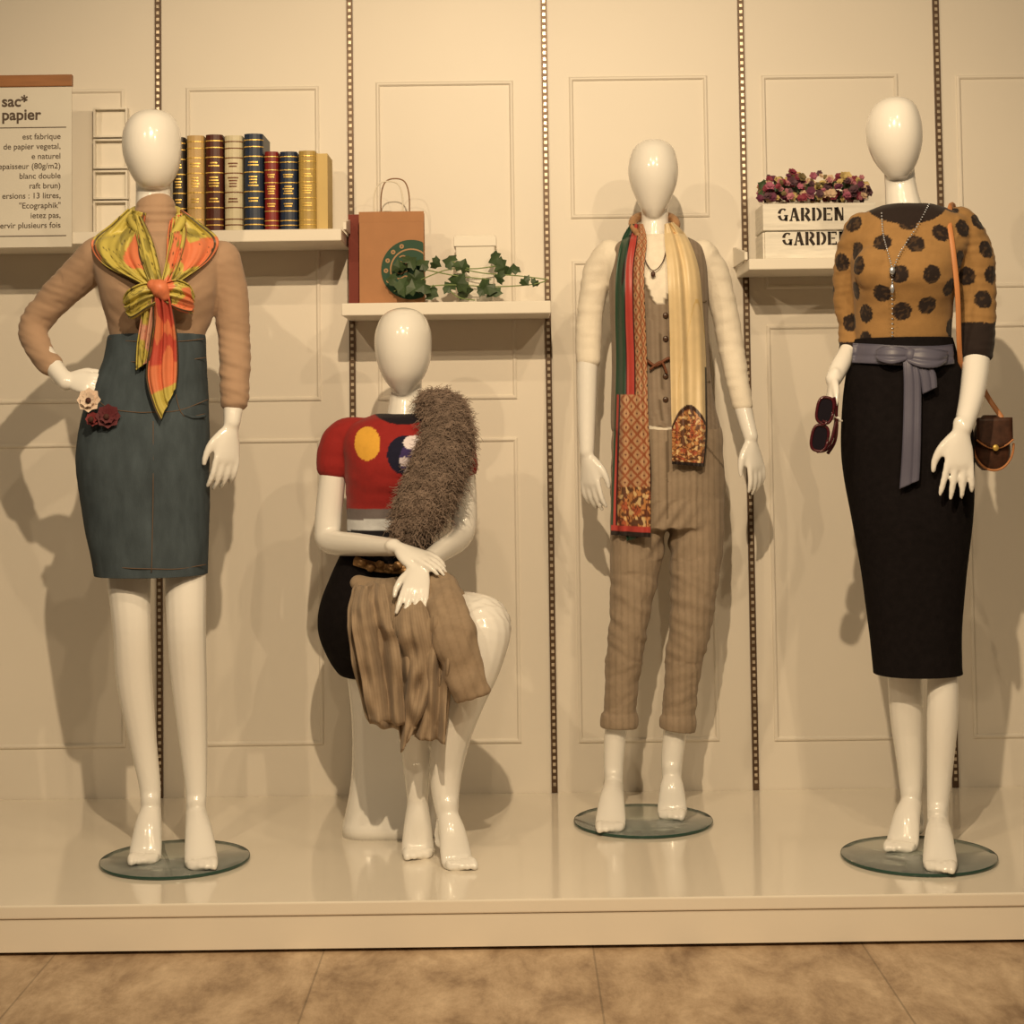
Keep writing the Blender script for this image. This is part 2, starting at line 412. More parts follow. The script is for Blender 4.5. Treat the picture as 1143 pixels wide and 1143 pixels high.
m_leaf=mat('ivy_leaf',C(58,72,38),rough=.5,var=.4,vscale=30)
ivy=empty('ivy_garland')
def leaf(c,r,rot,tilt,yaw):
    out=[(0,-.12),(.35,-.45),(.6,-.15),(.95,-.15),(.8,.2),(.7,.55),(.38,.65),(0,1.1),(-.38,.65),(-.7,.55),(-.8,.2),(-.95,-.15),(-.6,-.15),(-.35,-.45)]
    M=Matrix.Rotation(yaw,3,'Z')@Matrix.Rotation(tilt,3,'X')@Matrix.Rotation(rot,3,'Y')
    V=[c+M@Vector((0,-.12*r,.15*r))]
    for a,b_ in out: V.append(c+M@Vector((a*r,.18*r*abs(a)+.1*r*b_*b_,b_*r)))
    n=len(out); return V,[(0,i+1,(i+1)%n+1) for i in range(n)]
lp=[(446,300,.9),(456,293,1),(462,308,1.2),(470,296,.9),(474,318,1.1),(452,320,1.1),(464,324,1.1),(480,326,.9),(484,293,.8),(440,312,.8),
    (505,292,1),(515,300,1),(510,318,1.3),(516,324,1.1),(503,322,.9),(545,318,1.2),(552,322,1.1),(540,325,.8),(556,288,1),(563,297,1.1),(572,303,.9),(560,310,.8),(585,312,.7),(598,314,.6)]
lv=[]
for x,y,s_ in lp:
    Y=YS+.01+random.uniform(0,.03)
    lv.append(leaf(W(x,y,Y),.028*s_,random.uniform(-2.8,2.8),random.uniform(-.5,.4),random.uniform(-.5,.5)))
mobj('leaves',merge(lv),m_leaf,ivy,False)
st=[]
for pts in ([(440,325),(470,312),(505,300),(540,305),(580,308),(611,312)],[(455,322),(500,318),(550,320),(590,318),(609,314)],[(470,300),(510,308),(548,312)],[(505,292),(525,300),(560,296)],[(500,322),(512,332),(530,335)]):
    P=[W(x,y,YS+.025) for x,y in pts]; st.append(tube(P,[.0016]*len(P),n=6,sub=4))
mobj('stems',merge(st),mat('ivy_stem',C(120,130,70),rough=.6),ivy)
# ---------------------------------------------------------------- garden crate + flowers
cr_=empty('wooden_planter_crate'); Yc=4.67
gx0,gx1=W(852,260,Yc).x,W(978,260,Yc).x; gz1=W(905,226,Yc).z
m_wood=mat('whitewashed_wood',C(228,212,182),rough=.7,var=.12,vscale=14,stretch=(1,1,8),bump=.2,bscale=40)
gh=(gz1-zs3)
for i in range(2):
    za=zs3+gh*.5*i+.002; zb=za+gh*.5-.004
    bevel(mobj('front_plank',box(gx0+.004*(1-i),gx1,Yc,Yc+.012,za,zb),m_wood,cr_,False),.002)
    bevel(mobj('back_plank',box(gx0,gx1,Yc+.14,Yc+.152,za,zb),m_wood,cr_,False),.002)
    bevel(mobj('side_plank',box(gx0,gx0+.012,Yc+.012,Yc+.14,za,zb),m_wood,cr_,False),.002)
    bevel(mobj('side_plank',box(gx1-.012,gx1,Yc+.012,Yc+.14,za,zb),m_wood,cr_,False),.002)
mobj('crate_bottom',box(gx0+.01,gx1-.01,Yc+.01,Yc+.14,zs3+.001,zs3+.01),m_wood,cr_,False)
m_ink=mat('stencil_ink',C(50,38,28),rough=.8)
def text(name,body,loc,size,m,parent,bold=.0,sx=1,align='LEFT'):
    cu=bpy.data.curves.new(name,'FONT'); cu.body=body; cu.size=size; cu.extrude=.0005; cu.offset=bold; cu.align_x=align
    cu.materials.append(m); o=bpy.data.objects.new(name,cu); scene.collection.objects.link(o)
    o.location=loc; o.rotation_euler=(pi/2,0,0); o.scale=(sx,1,1); o.parent=parent; return o
def stencil(word,px,py):
    # slab-serif stencil capitals from flat bars with bridge gaps
    P0=W(px,py,Yc); h=.036; w=.025; adv=.0305; t=.0085; out=[]
    def bar(x0,z0,x1,z1,t_):
        a=Vector((x0,0,z0));b_=Vector((x1,0,z1));d=(b_-a).normalized();q=Vector((-d.z,0,d.x))*t_/2
        o_=P0+Vector((0,-.0008,0)); out.append(([o_+a+q,o_+b_+q,o_+b_-q,o_+a-q],[(0,1,2,3)]))
    def arc(cx,cz,rx,rz,a0,a1,t_,k=10):
        V=[]
        for i in range(k+1):
            a=math.radians(a0+(a1-a0)*i/k)
            wq=t_*(.35+.65*abs(math.cos(a)))
            for s_ in (-.5,.5): V.append(P0+Vector((cx+(rx+wq*s_)*math.cos(a),-.0008,cz+(rz+wq*s_)*math.sin(a))))
        out.append((V,[(2*i,2*i+1,2*i+3,2*i+2) for i in range(k)]))
    for i,c in enumerate(word):
        x=i*adv
        if c=='G': arc(x+w/2,h/2,w*.42,h*.42,50,170,t);arc(x+w/2,h/2,w*.42,h*.42,190,330,t);bar(x+w*.85,0,x+w*.85,h*.42,t*.8);bar(x+w*.6,h*.42,x+w*1.05,h*.42,t*.4)
        if c=='A': bar(x+w*.12,0,x+w*.45,h,t*.5);bar(x+w*.52,h,x+w*.88,0,t);bar(x+w*.35,h*.32,x+w*.65,h*.32,t*.4);bar(x-w*.05,t*.2,x+w*.3,t*.2,t*.4);bar(x+w*.7,t*.2,x+w*1.1,t*.2,t*.4)
        if c in 'RDEN': bar(x+w*.18,0,x+w*.18,h,t);bar(x,t*.2,x+w*.36,t*.2,t*.4);bar(x,h-t*.2,x+w*.36,h-t*.2,t*.4)
        if c=='R': arc(x+w*.45,h*.74,w*.38,h*.22,-85,85,t);bar(x+w*.5,h*.48,x+w*.95,0,t)
        if c=='D': arc(x+w*.4,h*.5,w*.5,h*.45,-80,80,t)
        if c=='E': bar(x+w*.4,t*.25,x+w*.95,t*.25,t*.5);bar(x+w*.4,h-t*.25,x+w*.95,h-t*.25,t*.5);bar(x+w*.4,h/2,x+w*.8,h/2,t*.4);bar(x+w*.92,0,x+w*.92,h*.25,t*.4);bar(x+w*.92,h,x+w*.92,h*.75,t*.4)
        if c=='N': bar(x+w*.25,h,x+w*.85,0,t);bar(x+w*.9,0,x+w*.9,h,t*.45)
    mobj('stencil_text',merge(out),m_ink,cr_,False)
stencil('GARDEN',869,247); stencil('GARDEN',874,274)
fl=empty('flower_arrangement')
pal=[(130,46,56),(165,88,98),(100,42,60),(200,168,100),(180,110,108),(115,95,55),(210,172,130),(90,58,60)]
def blossom(c,r,nrm,np_=6):
    nrm=nrm.normalized(); q=nrm.to_track_quat('Z','Y'); out=[]
    for layer,(rr_,lift) in enumerate(((1,.15),(.65,.45))):
        for i in range(np_):
            a=2*pi*i/np_+layer*.5; V=[]
            for (u,v_,z) in ((0,0,0),(.28,.30,.1),(.75,.36,.28),(1,0,.22),(.75,-.36,.28),(.28,-.30,.1)):
                x=u*math.cos(a)-v_*math.sin(a); y=u*math.sin(a)+v_*math.cos(a)
                V.append(c+q@(Vector((x*rr_,y*rr_,z+lift))*r))
            out.append((V,[(0,1,2,3,4,5)]))
    out.append(ellip(c+q@Vector((0,0,.35*r)),r*.22,r*.22,r*.22,8))
    return merge(out)
grp={i:[] for i in range(len(pal))}
for i in range(260):
    x=random.uniform(847,970); top=192+7*abs(math.sin(x*.11))+ (10 if (x<856 or x>963) else 0); y=random.uniform(top,226)
    P=W(x,y,Yc+random.uniform(.0,.12)); r=random.uniform(.008,.0145); P.z=max(P.z,gz1+.004+r)
    grp[random.randrange(len(pal))].append(blossom(P,r,Vector((random.uniform(-.6,.6),-1,random.uniform(0,.9)))))
for i,g in grp.items():
    if g: mobj('blossoms',merge(g),mat('petal',C(*pal[i]),rough=.7,var=.2,vscale=50),fl)
lv=[]
for _ in range(60):
    P=W(random.uniform(850,968),random.uniform(205,218),Yc+random.uniform(.03,.1)); P.z=max(P.z,gz1+.022)
    lv.append(leaf(P,.016,random.uniform(-3,3),-.3,random.uniform(-.6,.6)))
mobj('foliage',merge(lv),m_leaf,fl,False)
# ---------------------------------------------------------------- hanging notice + frames
po=empty('hanging_paper_notice'); Yn=YS-.012
m_paper=mat('notice_paper',C(216,200,170),rough=.8,var=.03)
xL,xR=W(-40,180,Yn).x,W(80,180,Yn).x; zT=W(30,97,Yn).z; zB=W(30,276,Yn).z
mobj('paper_sheet',box(xL,xR,Yn,Yn+.004,zB,zT),m_paper,po,False)
bevel(mobj('wooden_rail',box(xL-.0,xR+.002,Yn-.006,Yn+.010,zT,W(30,84,Yn).z),mat('rail_wood',C(150,95,50),rough=.5,var=.15,vscale=10,stretch=(1,8,8)),po,False),.002)
m_txt=mat('print_ink',C(90,72,55),rough=.8)
def nt_(s,px,py,size,bold=0,al='LEFT'): 
    P=W(px,py,Yn); text('print',s,(P.x,Yn-.001,P.z),size,m_txt,po,bold,1,al)
nt_('sac*',2,119,.042,.0008); nt_('papier',2,134,.042,.0008)
for i,s in enumerate(['est fabrique','de papier vegetal,','e naturel','epaisseur (80g/m2)','blanc double','raft brun)','ersions : 13 litres,','"Ecographik"','ietez pas,','servir plusieurs fois']):
    nt_(s,68,155+i*11.0,.022,0,'RIGHT')
mobj('print_rule',box(W(0,146,Yn).x,W(74,146,Yn).x,Yn-.001,Yn,W(30,143,Yn).z,W(30,142,Yn).z),m_txt,po,False)
mobj('print_rule',box(W(0,146,Yn).x,W(74,146,Yn).x,Yn-.001,Yn,W(30,264,Yn).z,W(30,263,Yn).z),m_txt,po,False)
fs=empty('letter_rack')
for i,(ya,yb) in enumerate(((120,153),(155,188),(190,222),(224,256))):
    Yq=4.87; xa,xb=W(104,180,Yq).x,W(142,180,Yq).x; za=W(120,yb,Yq).z;zb=W(120,ya,Yq).z
    if i==3: za=zs1
    t=.005
    mobj('tray',merge([box(xa,xb,Yq+.02,WALL,za,zb),box(xa,xb,Yq,Yq+.02,za,za+t),box(xa,xb,Yq,Yq+.02,zb-t,zb),box(xa,xa+t,Yq,Yq+.02,za+t,zb-t),box(xb-t,xb,Yq,Yq+.02,za+t,zb-t)]),m_shelf,fs,False)
# ================================================================ MANNEQUINS
def disc(parent,c,r):
    n=96; h=.008
    rings=[[Vector((c.x+rr*math.cos(2*pi*j/n),c.y+rr*math.sin(2*pi*j/n),ZP+z)) for j in range(n)] for rr,z in ((r-.001,.0005),(r,.002),(r,h-.001),(r-.001,h))]
    mobj('glass_base',skin_rings(rings),m_glass,parent)
    rings=[[Vector((c.x+rr*math.cos(2*pi*j/n),c.y+rr*math.sin(2*pi*j/n),ZP+z)) for j in range(n)] for rr,z in ((r+.0003,.001),(r+.0015,.003),(r+.0015,h-.002),(r+.0003,h+.0003))]
    mobj('base_edge',skin_rings(rings,cap=False),m_rim,parent)
HZ=ZP+.008
# ---------- 1: turtleneck, denim skirt
A=Fig(4.24); M1=empty('mannequin')
parts=[head(A,[(122.5,166,174),(126,154,187),(134,144,196),(148,138,201),(165,137,202),(180,140,201),(194,146,197),(205,153,190),(211,160,183)]),
    A.limb([(171,190,.02,20),(171,215,.02,19.5),(172,240,.015,21),(172,270,.01,22)]),
    Loft(A,[(275,140,210,22,0),(295,125,228,30,0),(330,128,225,34,0),(380,138,218,30,0),(440,124,212,36,0),(500,112,212,42,0),(600,116,216,38,0)]).vf,
    A.limb([(142,560,0,22),(143,625,-.0,24),(144,645,-.005,24.5),(147,700,-.02,21),(150,760,0,20),(160,830,.02,15),(167,875,.02,12),(168,900,0.01,11)]),
    A.limb([(202,560,0,21),(206,625,-.0,22),(207,645,-.01,23),(208,700,-.03,21.5),(211,760,-.01,19.8),(216,830,.01,15.5),(219,880,.01,12),(219,902,0,11)]),
    A.limb([(108,290,0,11),(78,318,.03,11),(40,368,.05,10),(54,400,.0,11),(74,427,-.04,9.5)]),
    A.limb([(248,295,0,12),(260,385,.03,12),(261,440,0,12),(259,472,-.02,9.5)])]
parts+=hand(A.p(72,424,-.035),(.75,-.25,-.12),(.25,-.5,.9),(.1,.8,-.35),.80,(.7,.7,.75,.8),.04,.2)
parts+=hand(A.p(258,476,-.02),(-.12,-.1,-1),(-.75,-.65,0),(-.6,.75,0),.96,(.22,.28,.32,.36),.03,.25)
tL=G(158,964,HZ+.006); tR=G(227,970,HZ+.006)
parts+=foot(A.p(168,905,.01),tL,-1); parts+=foot(A.p(219,908,0),tR,1)
fuse('body',parts,m_white,.0042,5,M1)
disc(M1,G(195.5,961,ZP),.177)
SW1=Loft(A,[(256,150,198,25,.01),(262,136,214,30,.01),(269,114,238,36,.0),(284,102,252,44,0),(310,108,247,54,-.01),(335,114,242,54,-.01),(358,120,235,46,0),(376,124,228,41,0),(392,125,224,38,0),(405,125,222,38,0)])
sl=A.limb([(112,286,0,24),(80,315,.03,21),(50,346,.05,18),(37,368,.05,17),(44,391,.02,15),(58,408,-.01,13.5)])
sr=A.limb([(245,290,0,24),(257,330,.02,20.5),(261,375,.03,18.5),(262,410,.01,17.5),(262,446,-.005,16.5)])
neck=A.limb([(174,233,.01,23),(174,250,.01,24),(174,275,.01,28)])
o=fuse('turtleneck_top',[SW1.vf,sl,sr,neck],mat('taupe_jersey',C(170,134,100),rough=.9,var=.05,vscale=20,bump=.3,bscale=400,bdist=.001,sheen=.15,spec=.15),.0045,5,M1)
def wr1(co,n):
    px,py=proj(co)
    d=.0015*n3(co,(18,18,30))
    if px>238 or px<95:
        q=1 if (py>360 or px<70) else .35
        d+=q*(.0032*n3((co.x,co.y,co.z+co.x*.4),(14,14,75))+.0018*n3(co,(25,25,60),4))
    if 228<py<258 and 148<px<200: d+=.002*math.sin(py*.7)
    if 120<px<238 and py>320: d+=.0022*n3((co.x,co.y,co.z-abs(co.x+.87)*.8),(10,10,45),6)
    return d
displace(o,wr1)
SK1=Loft(A,[(374,123,228,44,0),(378,121,229,45,0),(400,117,230,47,0),(420,109,231,49,.0),(445,98,232,52,.005),(480,89,233,58,.01),(520,87,233,60,.01),(560,92,233,57,.01),(600,99,232,54,0),(630,105,231,52,0),(641,107,231,52,0)],n=120,sub=9,
    fold=lambda a,z: .012*noise.noise(Vector((math.cos(a)*2,math.sin(a)*2,z*16)))+.006*noise.noise(Vector((math.cos(a)*3,math.sin(a)*3,z*45))))
m_den=mat('dark_denim',C(68,74,72),rough=.85,var=.25,vscale=35,bump=.35,bscale=500,bdist=.001,stretch=(1,1,.35),spec=.2)
mobj('denim_pencil_skirt',SK1.vf,m_den,M1)
m_st=mat('denim_stitch',C(104,80,58),rough=.8)
sm=[]
def seam1(pts,r=.0011,L_=None):
    L_=L_ or SK1
    return tube([L_.front(x,y,.0016) for x,y in pts],[r]*len(pts),n=6,sub=4,rnd=False)
sm+=[seam1([(171,470),(171,540),(170,600),(169,639)]),seam1([(107,630),(140,634),(170,635),(200,635),(230,630)]),
     seam1([(116,400),(150,404),(190,404),(230,399)]),seam1([(104,440),(120,455),(150,460),(171,460),(200,458),(232,446)]),
     seam1([(122,378),(150,381),(200,381),(228,378)]),seam1([(196,440),(205,464),(229,462)])]
mobj('skirt_stitching',merge(sm),m_st,M1)
mobj('skirt_pocket_welt',merge([seam1([(205,462),(216,466),(229,464)],.004),seam1([(96,462),(110,466),(120,465)],.003)]),m_den,M1)
# scarf 1
sc1=empty('silk_neck_scarf')
Yel=C(192,168,76);Org=C(212,116,72);Red=C(188,76,56);Dk=C(70,56,36);Olv=C(150,132,60);Pk=C(214,150,116)
def scol(base,alt,seed,fr=.5):
    def f(u,v):
        q=noise.noise(Vector((u*2.3+seed,v*3.1,seed))); e=noise.noise(Vector((u*5+seed*2,v*6,0)))
        if abs(u-.06)<.02 or abs(u-.94)<.02 or abs(q+.12)<.012 or abs(e-.25)<.012: return Dk
        if q>.5-fr: return alt
        if e<-.28: return Olv
        return base
    return f
S=lambda nm,rows,c,**k: sheet(nm,A,rows,m_silk,c,drape=SW1,parent=sc1,**dict(dict(nu=50,sub=12,pleat=.005,pf=3),**k))
S('left_drape',[(143,233,163,238,-.006),(124,250,160,260,-.008),(102,270,160,284,-.010),(114,294,166,302,-.014),(152,314,174,318,-.022),(170,324,180,326,-.03)],scol(Yel,Org,1.3,.25),pv=2)
S('right_drape',[(190,246,203,234,-.006),(187,262,225,250,-.008),(186,282,244,268,-.012),(184,302,234,290,-.014),(182,316,204,312,-.022),(178,326,186,325,-.03)],scol(Yel,Org,4.1,.42),pv=-2)
S('front_fold',[(148,238,158,242,-.014),(152,262,170,268,-.018),(160,296,178,298,-.024),(170,322,182,322,-.034)],scol(Yel,Olv,7.7,.3),pf=2,nu=24)
S('front_fold',[(194,242,204,238,-.014),(190,266,208,262,-.018),(184,298,200,294,-.024),(178,322,188,320,-.034)],scol(Org,Yel,2.7,.5),pf=2,nu=24)
mobj('collar_roll',tube([A.p(x,y,d) for x,y,d in ((158,264,-.075),(147,246,-.03),(150,236,.04),(174,232,.08),(198,236,.04),(203,246,-.03),(192,264,-.075))],[.008,.011,.012,.012,.012,.011,.008],n=12),mat('yellow_silk',Yel,rough=.45,var=.15),sc1)
S('bow_loop',[(178,318,180,336,-.04),(160,316,164,346,-.05),(143,324,148,356,-.05),(137,334,141,350,-.04)],scol(Yel,Olv,3.3,.3),pleat=.006)
S('bow_loop',[(178,318,178,334,-.04),(196,312,198,346,-.05),(211,318,213,350,-.05),(217,330,216,346,-.04)],scol(Yel,Org,9.3,.45),pleat=.006)
S('tail',[(160,330,180,332,-.04),(158,352,176,356,-.045),(153,385,172,388,-.04),(152,413,168,402,-.035)],scol(Yel,Pk,5.5,.35))
S('tail',[(170,330,190,330,-.05),(171,355,194,352,-.052),(167,385,198,380,-.05),(163,420,199,412,-.045),(171,452,197,432,-.045),(179,469,196,432,-.045)],lambda u,v:(Dk if (u<.05 or u>.96) else (Red if v<.55 and noise.noise(Vector((u*3,v*5,2)))>-.05 else (Org if v<.72 else Yel))),nu=40)
mobj('knot',tube([SW1.front(x,y,.055) for x,y in ((170,318),(178,322),(184,330))],[.014,.022,.014],n=14),mat('orange_silk',Org,rough=.45,var=.2,vscale=40,bump=.5,bscale=60,bdist=.004),sc1)
# corsage
co_=empty('flower_corsage')
for (x,y,r,c) in ((101,447,.030,(222,190,155)),(121,465,.030,(90,30,32)),(104,468,.018,(120,42,40))):
    P=A.p(x,y,-.115); mobj('corsage_bloom',blossom(P,r,Vector((random.uniform(-.2,.2),-1,.1)),8),mat('corsage_petal',C(*c),rough=.7,var=.15,vscale=40),co_)
    mobj('corsage_center',ellip(P+Vector((0,-.022,0)),.007,.005,.007,10),mat('stamen',C(70,35,25),rough=.8),co_)
# ---------- 4: polka sweater, black skirt
D=Fig(4.22); M4=empty('mannequin')
parts=[head(D,[(108.5,994,1003),(112,983,1014),(120,974,1022),(134,968,1027),(150,967,1029),(165,970,1028),(180,977,1024),(192,986,1018),(200,993,1011)]),
    D.limb([(1003,178,.02,17),(1005,205,.02,17.5),(1008,228,.015,20),(1012,250,.01,24)]),
    Loft(D,[(238,995,1035,18,0),(260,975,1058,26,0),(330,972,1045,30,0),(380,978,1042,28,0),(450,965,1055,36,0),(600,985,1055,30,0),(700,995,1050,24,0)]).vf,
    D.limb([(1003,600,.02,17),(1008,700,.02,17),(1010,748,.03,19),(1012,800,.05,18.5),(1016,855,.06,14.5),(1017,890,.05,11.5)]),
    D.limb([(1040,600,-.0,17),(1048,700,-.015,15),(1052,748,-.03,16.5),(1052,800,-.035,17),(1049,860,-.03,14),(1047,900,-.04,11.8),(1047,915,-.05,11.5)]),
    D.limb([(962,275,0,10),(949,300,.03,10),(946,335,.05,10),(949,370,.05,10),(948,388,.02,10),(938,408,-.03,10.5),(930,424,-.07,9)]),
    D.limb([(1076,275,0,12),(1089,340,.01,13),(1090,395,-.04,15),(1085,440,-.10,13.5),(1075,478,-.15,10)])]
parts+=hand(D.p(931,422,-.07),(-.25,-.25,-.85),(-.1,-.9,.1),(.9,-.1,-.3),.75,(.5,.6,.65,.7),.03,.2)
parts+=hand(D.p(1073,480,-.152),(-.10,-.06,-1),(-1,-.15,0),(0,1,0),.97,(.08,.10,.12,.16),.10,.35)
parts+=foot(D.p(1017,896,.05),G(1001,950,HZ+.006),-1); parts+=foot(D.p(1047,918,-.05),G(1050,973,HZ+.006),1)
fuse('body',parts,m_white,.0042,5,M4)
disc(M4,G(1025.5,957,ZP),.181)
SW4=Loft(D,[(229,984,1042,24,.01),(236,968,1062,32,.0),(246,956,1082,40,0),(262,950,1086,46,0),(290,950,1074,56,-.01),(315,952,1066,60,-.015),(345,954,1062,50,0),(380,955,1060,44,0)])
bust=[ellip(D.p(978,300,-.075),.055,.05,.06),ellip(D.p(1038,300,-.075),.055,.05,.06)]
sl=D.limb([(964,258,.0,23),(950,290,.03,19),(946,330,.05,16.5),(950,365,.05,14.5),(949,390,.02,13)])
sr=D.limb([(1068,256,0,27),(1084,285,.0,25),(1089,325,.0,22.5),(1091,360,-.02,20),(1090,392,-.04,19)])
o=fuse('polka_dot_sweater',[SW4.vf,sl,sr]+bust,m_attr,.0038,6,M4)
displace(o,lambda co,n:.0018*n3(co,(18,18,30))+(.003*n3(co,(20,20,80)) if (proj(co)[0]>1068 or proj(co)[0]<950) else .0025*n3(co,(9,9,40),3)))
vs=[v.co.copy() for v in o.data.vertices]; cents=[]
random.Random(3).shuffle(vs)
for v in vs[:16000]:
    if all((v-c).length>.061 for c in cents): cents.append(v)
from mathutils.kdtree import KDTree
kd=KDTree(len(cents))
for i,c in enumerate(cents): kd.insert(c,i)
kd.balance()
Mus=C(154,112,62);Blk=C(42,31,25)
def pc4(co,n):
    px,py=proj(co)
    if px>1064 and py>360: return Blk
    if px<962 and py>382: return Blk
    if py<227 or (((px-1012)/46)**2+((py-226)/24)**2<1 and abs(px-1012)<52): return Blk
    c,i,d=kd.find(co)
    q=co-c; a=math.atan2(q.z,q.x+q.y*.5)
    if d<.0225+.0008*math.sin(a*7+i): return (Blk if n3(co,(120,120,120))<.22 else C(72,52,34))
    return Mus
paint(o,pc4)
SK4=Loft(D,[(378,954,1062,45,0),(392,950,1066,47,0),(415,945,1072,52,.0),(450,941,1080,58,.01),(490,940,1085,60,.01),(530,943,1086,58,.01),(580,952,1084,54,.0),(640,963,1077,48,.0),(700,971,1072,45,.0),(740,975,1072,44,0),(751,976,1073,44,0)],n=96,sub=7,
    fold=lambda a,z: .012*noise.noise(Vector((math.cos(a)*2,math.sin(a)*2,z*9))))
m_blk=mat('black_knit',C(24,19,17),rough=.95,var=.2,vscale=60,bump=.3,bscale=300,spec=.1)
mobj('black_pencil_skirt',SK4.vf,m_blk,M4)
blu=C(90,84,90)
def bcol(u,v): return blu if .06<u<.94 else C(72,68,76)
sash=empty('ribbon_sash')
B=lambda nm,rows,**k: sheet(nm,D,rows,m_silk,bcol,drape=SK4,parent=sash,**dict(dict(nu=16,sub=8,pleat=.0015,pf=2),**k))
B('waist_band',[(952,383,951,405,-.004),(975,384,974,406,-.004),(1010,386,1010,408,-.004),(1045,386,1045,408,-.004),(1064,384,1065,406,-.004)])
B('bow_loop',[(1014,390,1012,404,-.02),(1030,388,1028,410,-.03),(1048,390,1046,410,-.03),(1058,392,1056,404,-.02)])
B('bow_loop',[(1014,390,1012,402,-.02),(998,386,997,406,-.03),(985,387,984,404,-.028),(978,391,978,400,-.02)])
B('tail',[(1008,402,1024,400,-.02),(1009,430,1028,428,-.018),(1008,480,1028,478,-.016),(1006,520,1027,518,-.015),(1004,546,1026,536,-.015)])
B('tail',[(1018,400,1034,402,-.022),(1026,415,1044,416,-.022),(1030,440,1046,432,-.02)])
mobj('knot',ellip(SK4.front(1016,397,.022),.016,.014,.019),mat('blue_grey_satin',blu,rough=.5,var=.15,bump=.3,bscale=60),sash)
# necklace
nk=empty('pendant_necklace')
m_sil=mat('silver_beads',C(205,200,190),rough=.25,metal=.7,var=.1)
def bead(c,r): return ellip(c,r,r,r,8)
bd=[]
def chain(pts,L_,off,r,step):
    P=[L_.front(x,y,off) for x,y in pts]; D_=dense([list(p) for p in P],20); last=None;out=[]
    for d in D_:
        v=Vector(d)
        if last is None or (v-last).length>step: out.append(bead(v,r)); last=v
    return out
bd+=chain([(984,238),(986,262),(992,285),(996,300)],SW4,.012,.0022,.006)
bd+=chain([(1037,228),(1024,252),(1006,280),(997,300)],SW4,.014,.0022,.006)
bd+=chain([(996,300),(996,330),(996,378)],SW4,.014,.0024,.007)
bd+=[ellip(SW4.front(996,302,.016),.007,.005,.010,10),ellip(SW4.front(996,322,.016),.005,.004,.012,10)]
mobj('beads',merge(bd),m_sil,nk)
# handbag
hb=empty('leather_handbag')
m_lea=mat('brown_leather',C(74,44,28),rough=.5,var=.35,vscale=60); m_tan=mat('tan_leather',C(190,120,66),rough=.5,var=.1)
Hc=D.p(1106,494,.06); rings=[]
for i in range(13):
    t=i/12; z=.068-.136*t; w=.046*(1-.55*abs(2*t-1)**3.0)*(.85+.3*t); dp=.030*(1-.5*abs(2*t-1)**2)
    rings.append([Hc+Vector((w*math.copysign(abs(math.cos(a))**.8,math.cos(a)),dp*math.sin(a),z)) for a in [2*pi*j/24 for j in range(24)]])
mobj('bag_body',skin_rings(rings),m_lea,hb)
fl_=[]
for i in range(9):
    t=i/8; fl_.append([Hc+Vector((-.044+.088*j/8,-.034-.003*math.sin(pi*j/8),.062-.075*t+ .02*((j/4-1)**2)*t)) for j in range(9)])
o=mobj('bag_flap',skin_rings(fl_,closed=False,cap=False),m_lea,hb); o.modifiers.new('s','SOLIDIFY').thickness=.004
mobj('bag_trim',merge([tube([Hc+Vector((-.044+.088*j/8,-.038,-.013+.02*((j/4-1)**2))) for j in range(9)],[.0025]*9,n=6,sub=2),
    tube([Hc+Vector((.05*math.cos(a),-.022,-.004+.064*math.sin(a))) for a in [pi+pi*j/10 for j in range(11)]],[.003]*11,n=6,sub=2)]),m_tan,hb)
mobj('bag_clasp',ellip(Hc+Vector((0,-.042,-.012)),.008,.004,.008,10),gold,hb)
stp=[D.p(x,y,d) for x,y,d in ((1088,465,.06),(1076,440,.02),(1071,390,-.08),(1069,330,-.11),(1064,280,-.11),(1060,250,-.085),(1060,236,-.04),(1062,229,.0),(1066,240,.06),(1075,330,.12),(1092,420,.12),(1118,466,.07))]
mobj('shoulder_strap',tube(stp,[(.0065,.0018)]*len(stp),n=10,sub=6),m_tan,hb)
# sunglasses
sg=empty('sunglasses'); m_fr=mat('dark_red_acetate',C(70,18,22),rough=.25,var=.1,coat=.4); m_ln=mat('smoked_lens',C(30,24,26),rough=.1,var=.05)
def rring(c,rx,rz,tilt,r,n=28):
    pts=[]
    for i in range(n+1):
        a=2*pi*i/n; x=rx*math.copysign(abs(math.cos(a))**.7,math.cos(a)); z=rz*math.copysign(abs(math.sin(a))**.7,math.sin(a))
        pts.append(c+Vector((x*math.cos(tilt)-z*math.sin(tilt),-.1*x,x*math.sin(tilt)+z*math.cos(tilt))))
    return pts
for (x,y) in ((921,458),(915,489)):
    c=D.p(x,y,-.14); P=rring(c,.019,.031,-.2,.003)
    mobj('lens_frame',tube(P,[.0035]*len(P),n=8,sub=1,rnd=False),m_fr,sg)
    mobj('lens',([v+Vector((0,.001,0)) for v in P[:-1]],[tuple(range(len(P)-1))]),m_ln,sg,False)
mobj('bridge',tube([D.p(919,470,-.145),D.p(923,472,-.15),D.p(918,474,-.145)],[.003]*3,n=8),m_fr,sg)
mobj('temple',merge([tube([D.p(931,444,-.14),D.p(934,470,-.12),D.p(932,492,-.10),D.p(924,506,-.10)],[(.004,.002)]*4,n=8),
    tube([D.p(912,504,-.14),D.p(924,500,-.125),D.p(932,476,-.12),D.p(934,450,-.11)],[(.004,.002)]*4,n=8)]),m_fr,sg)
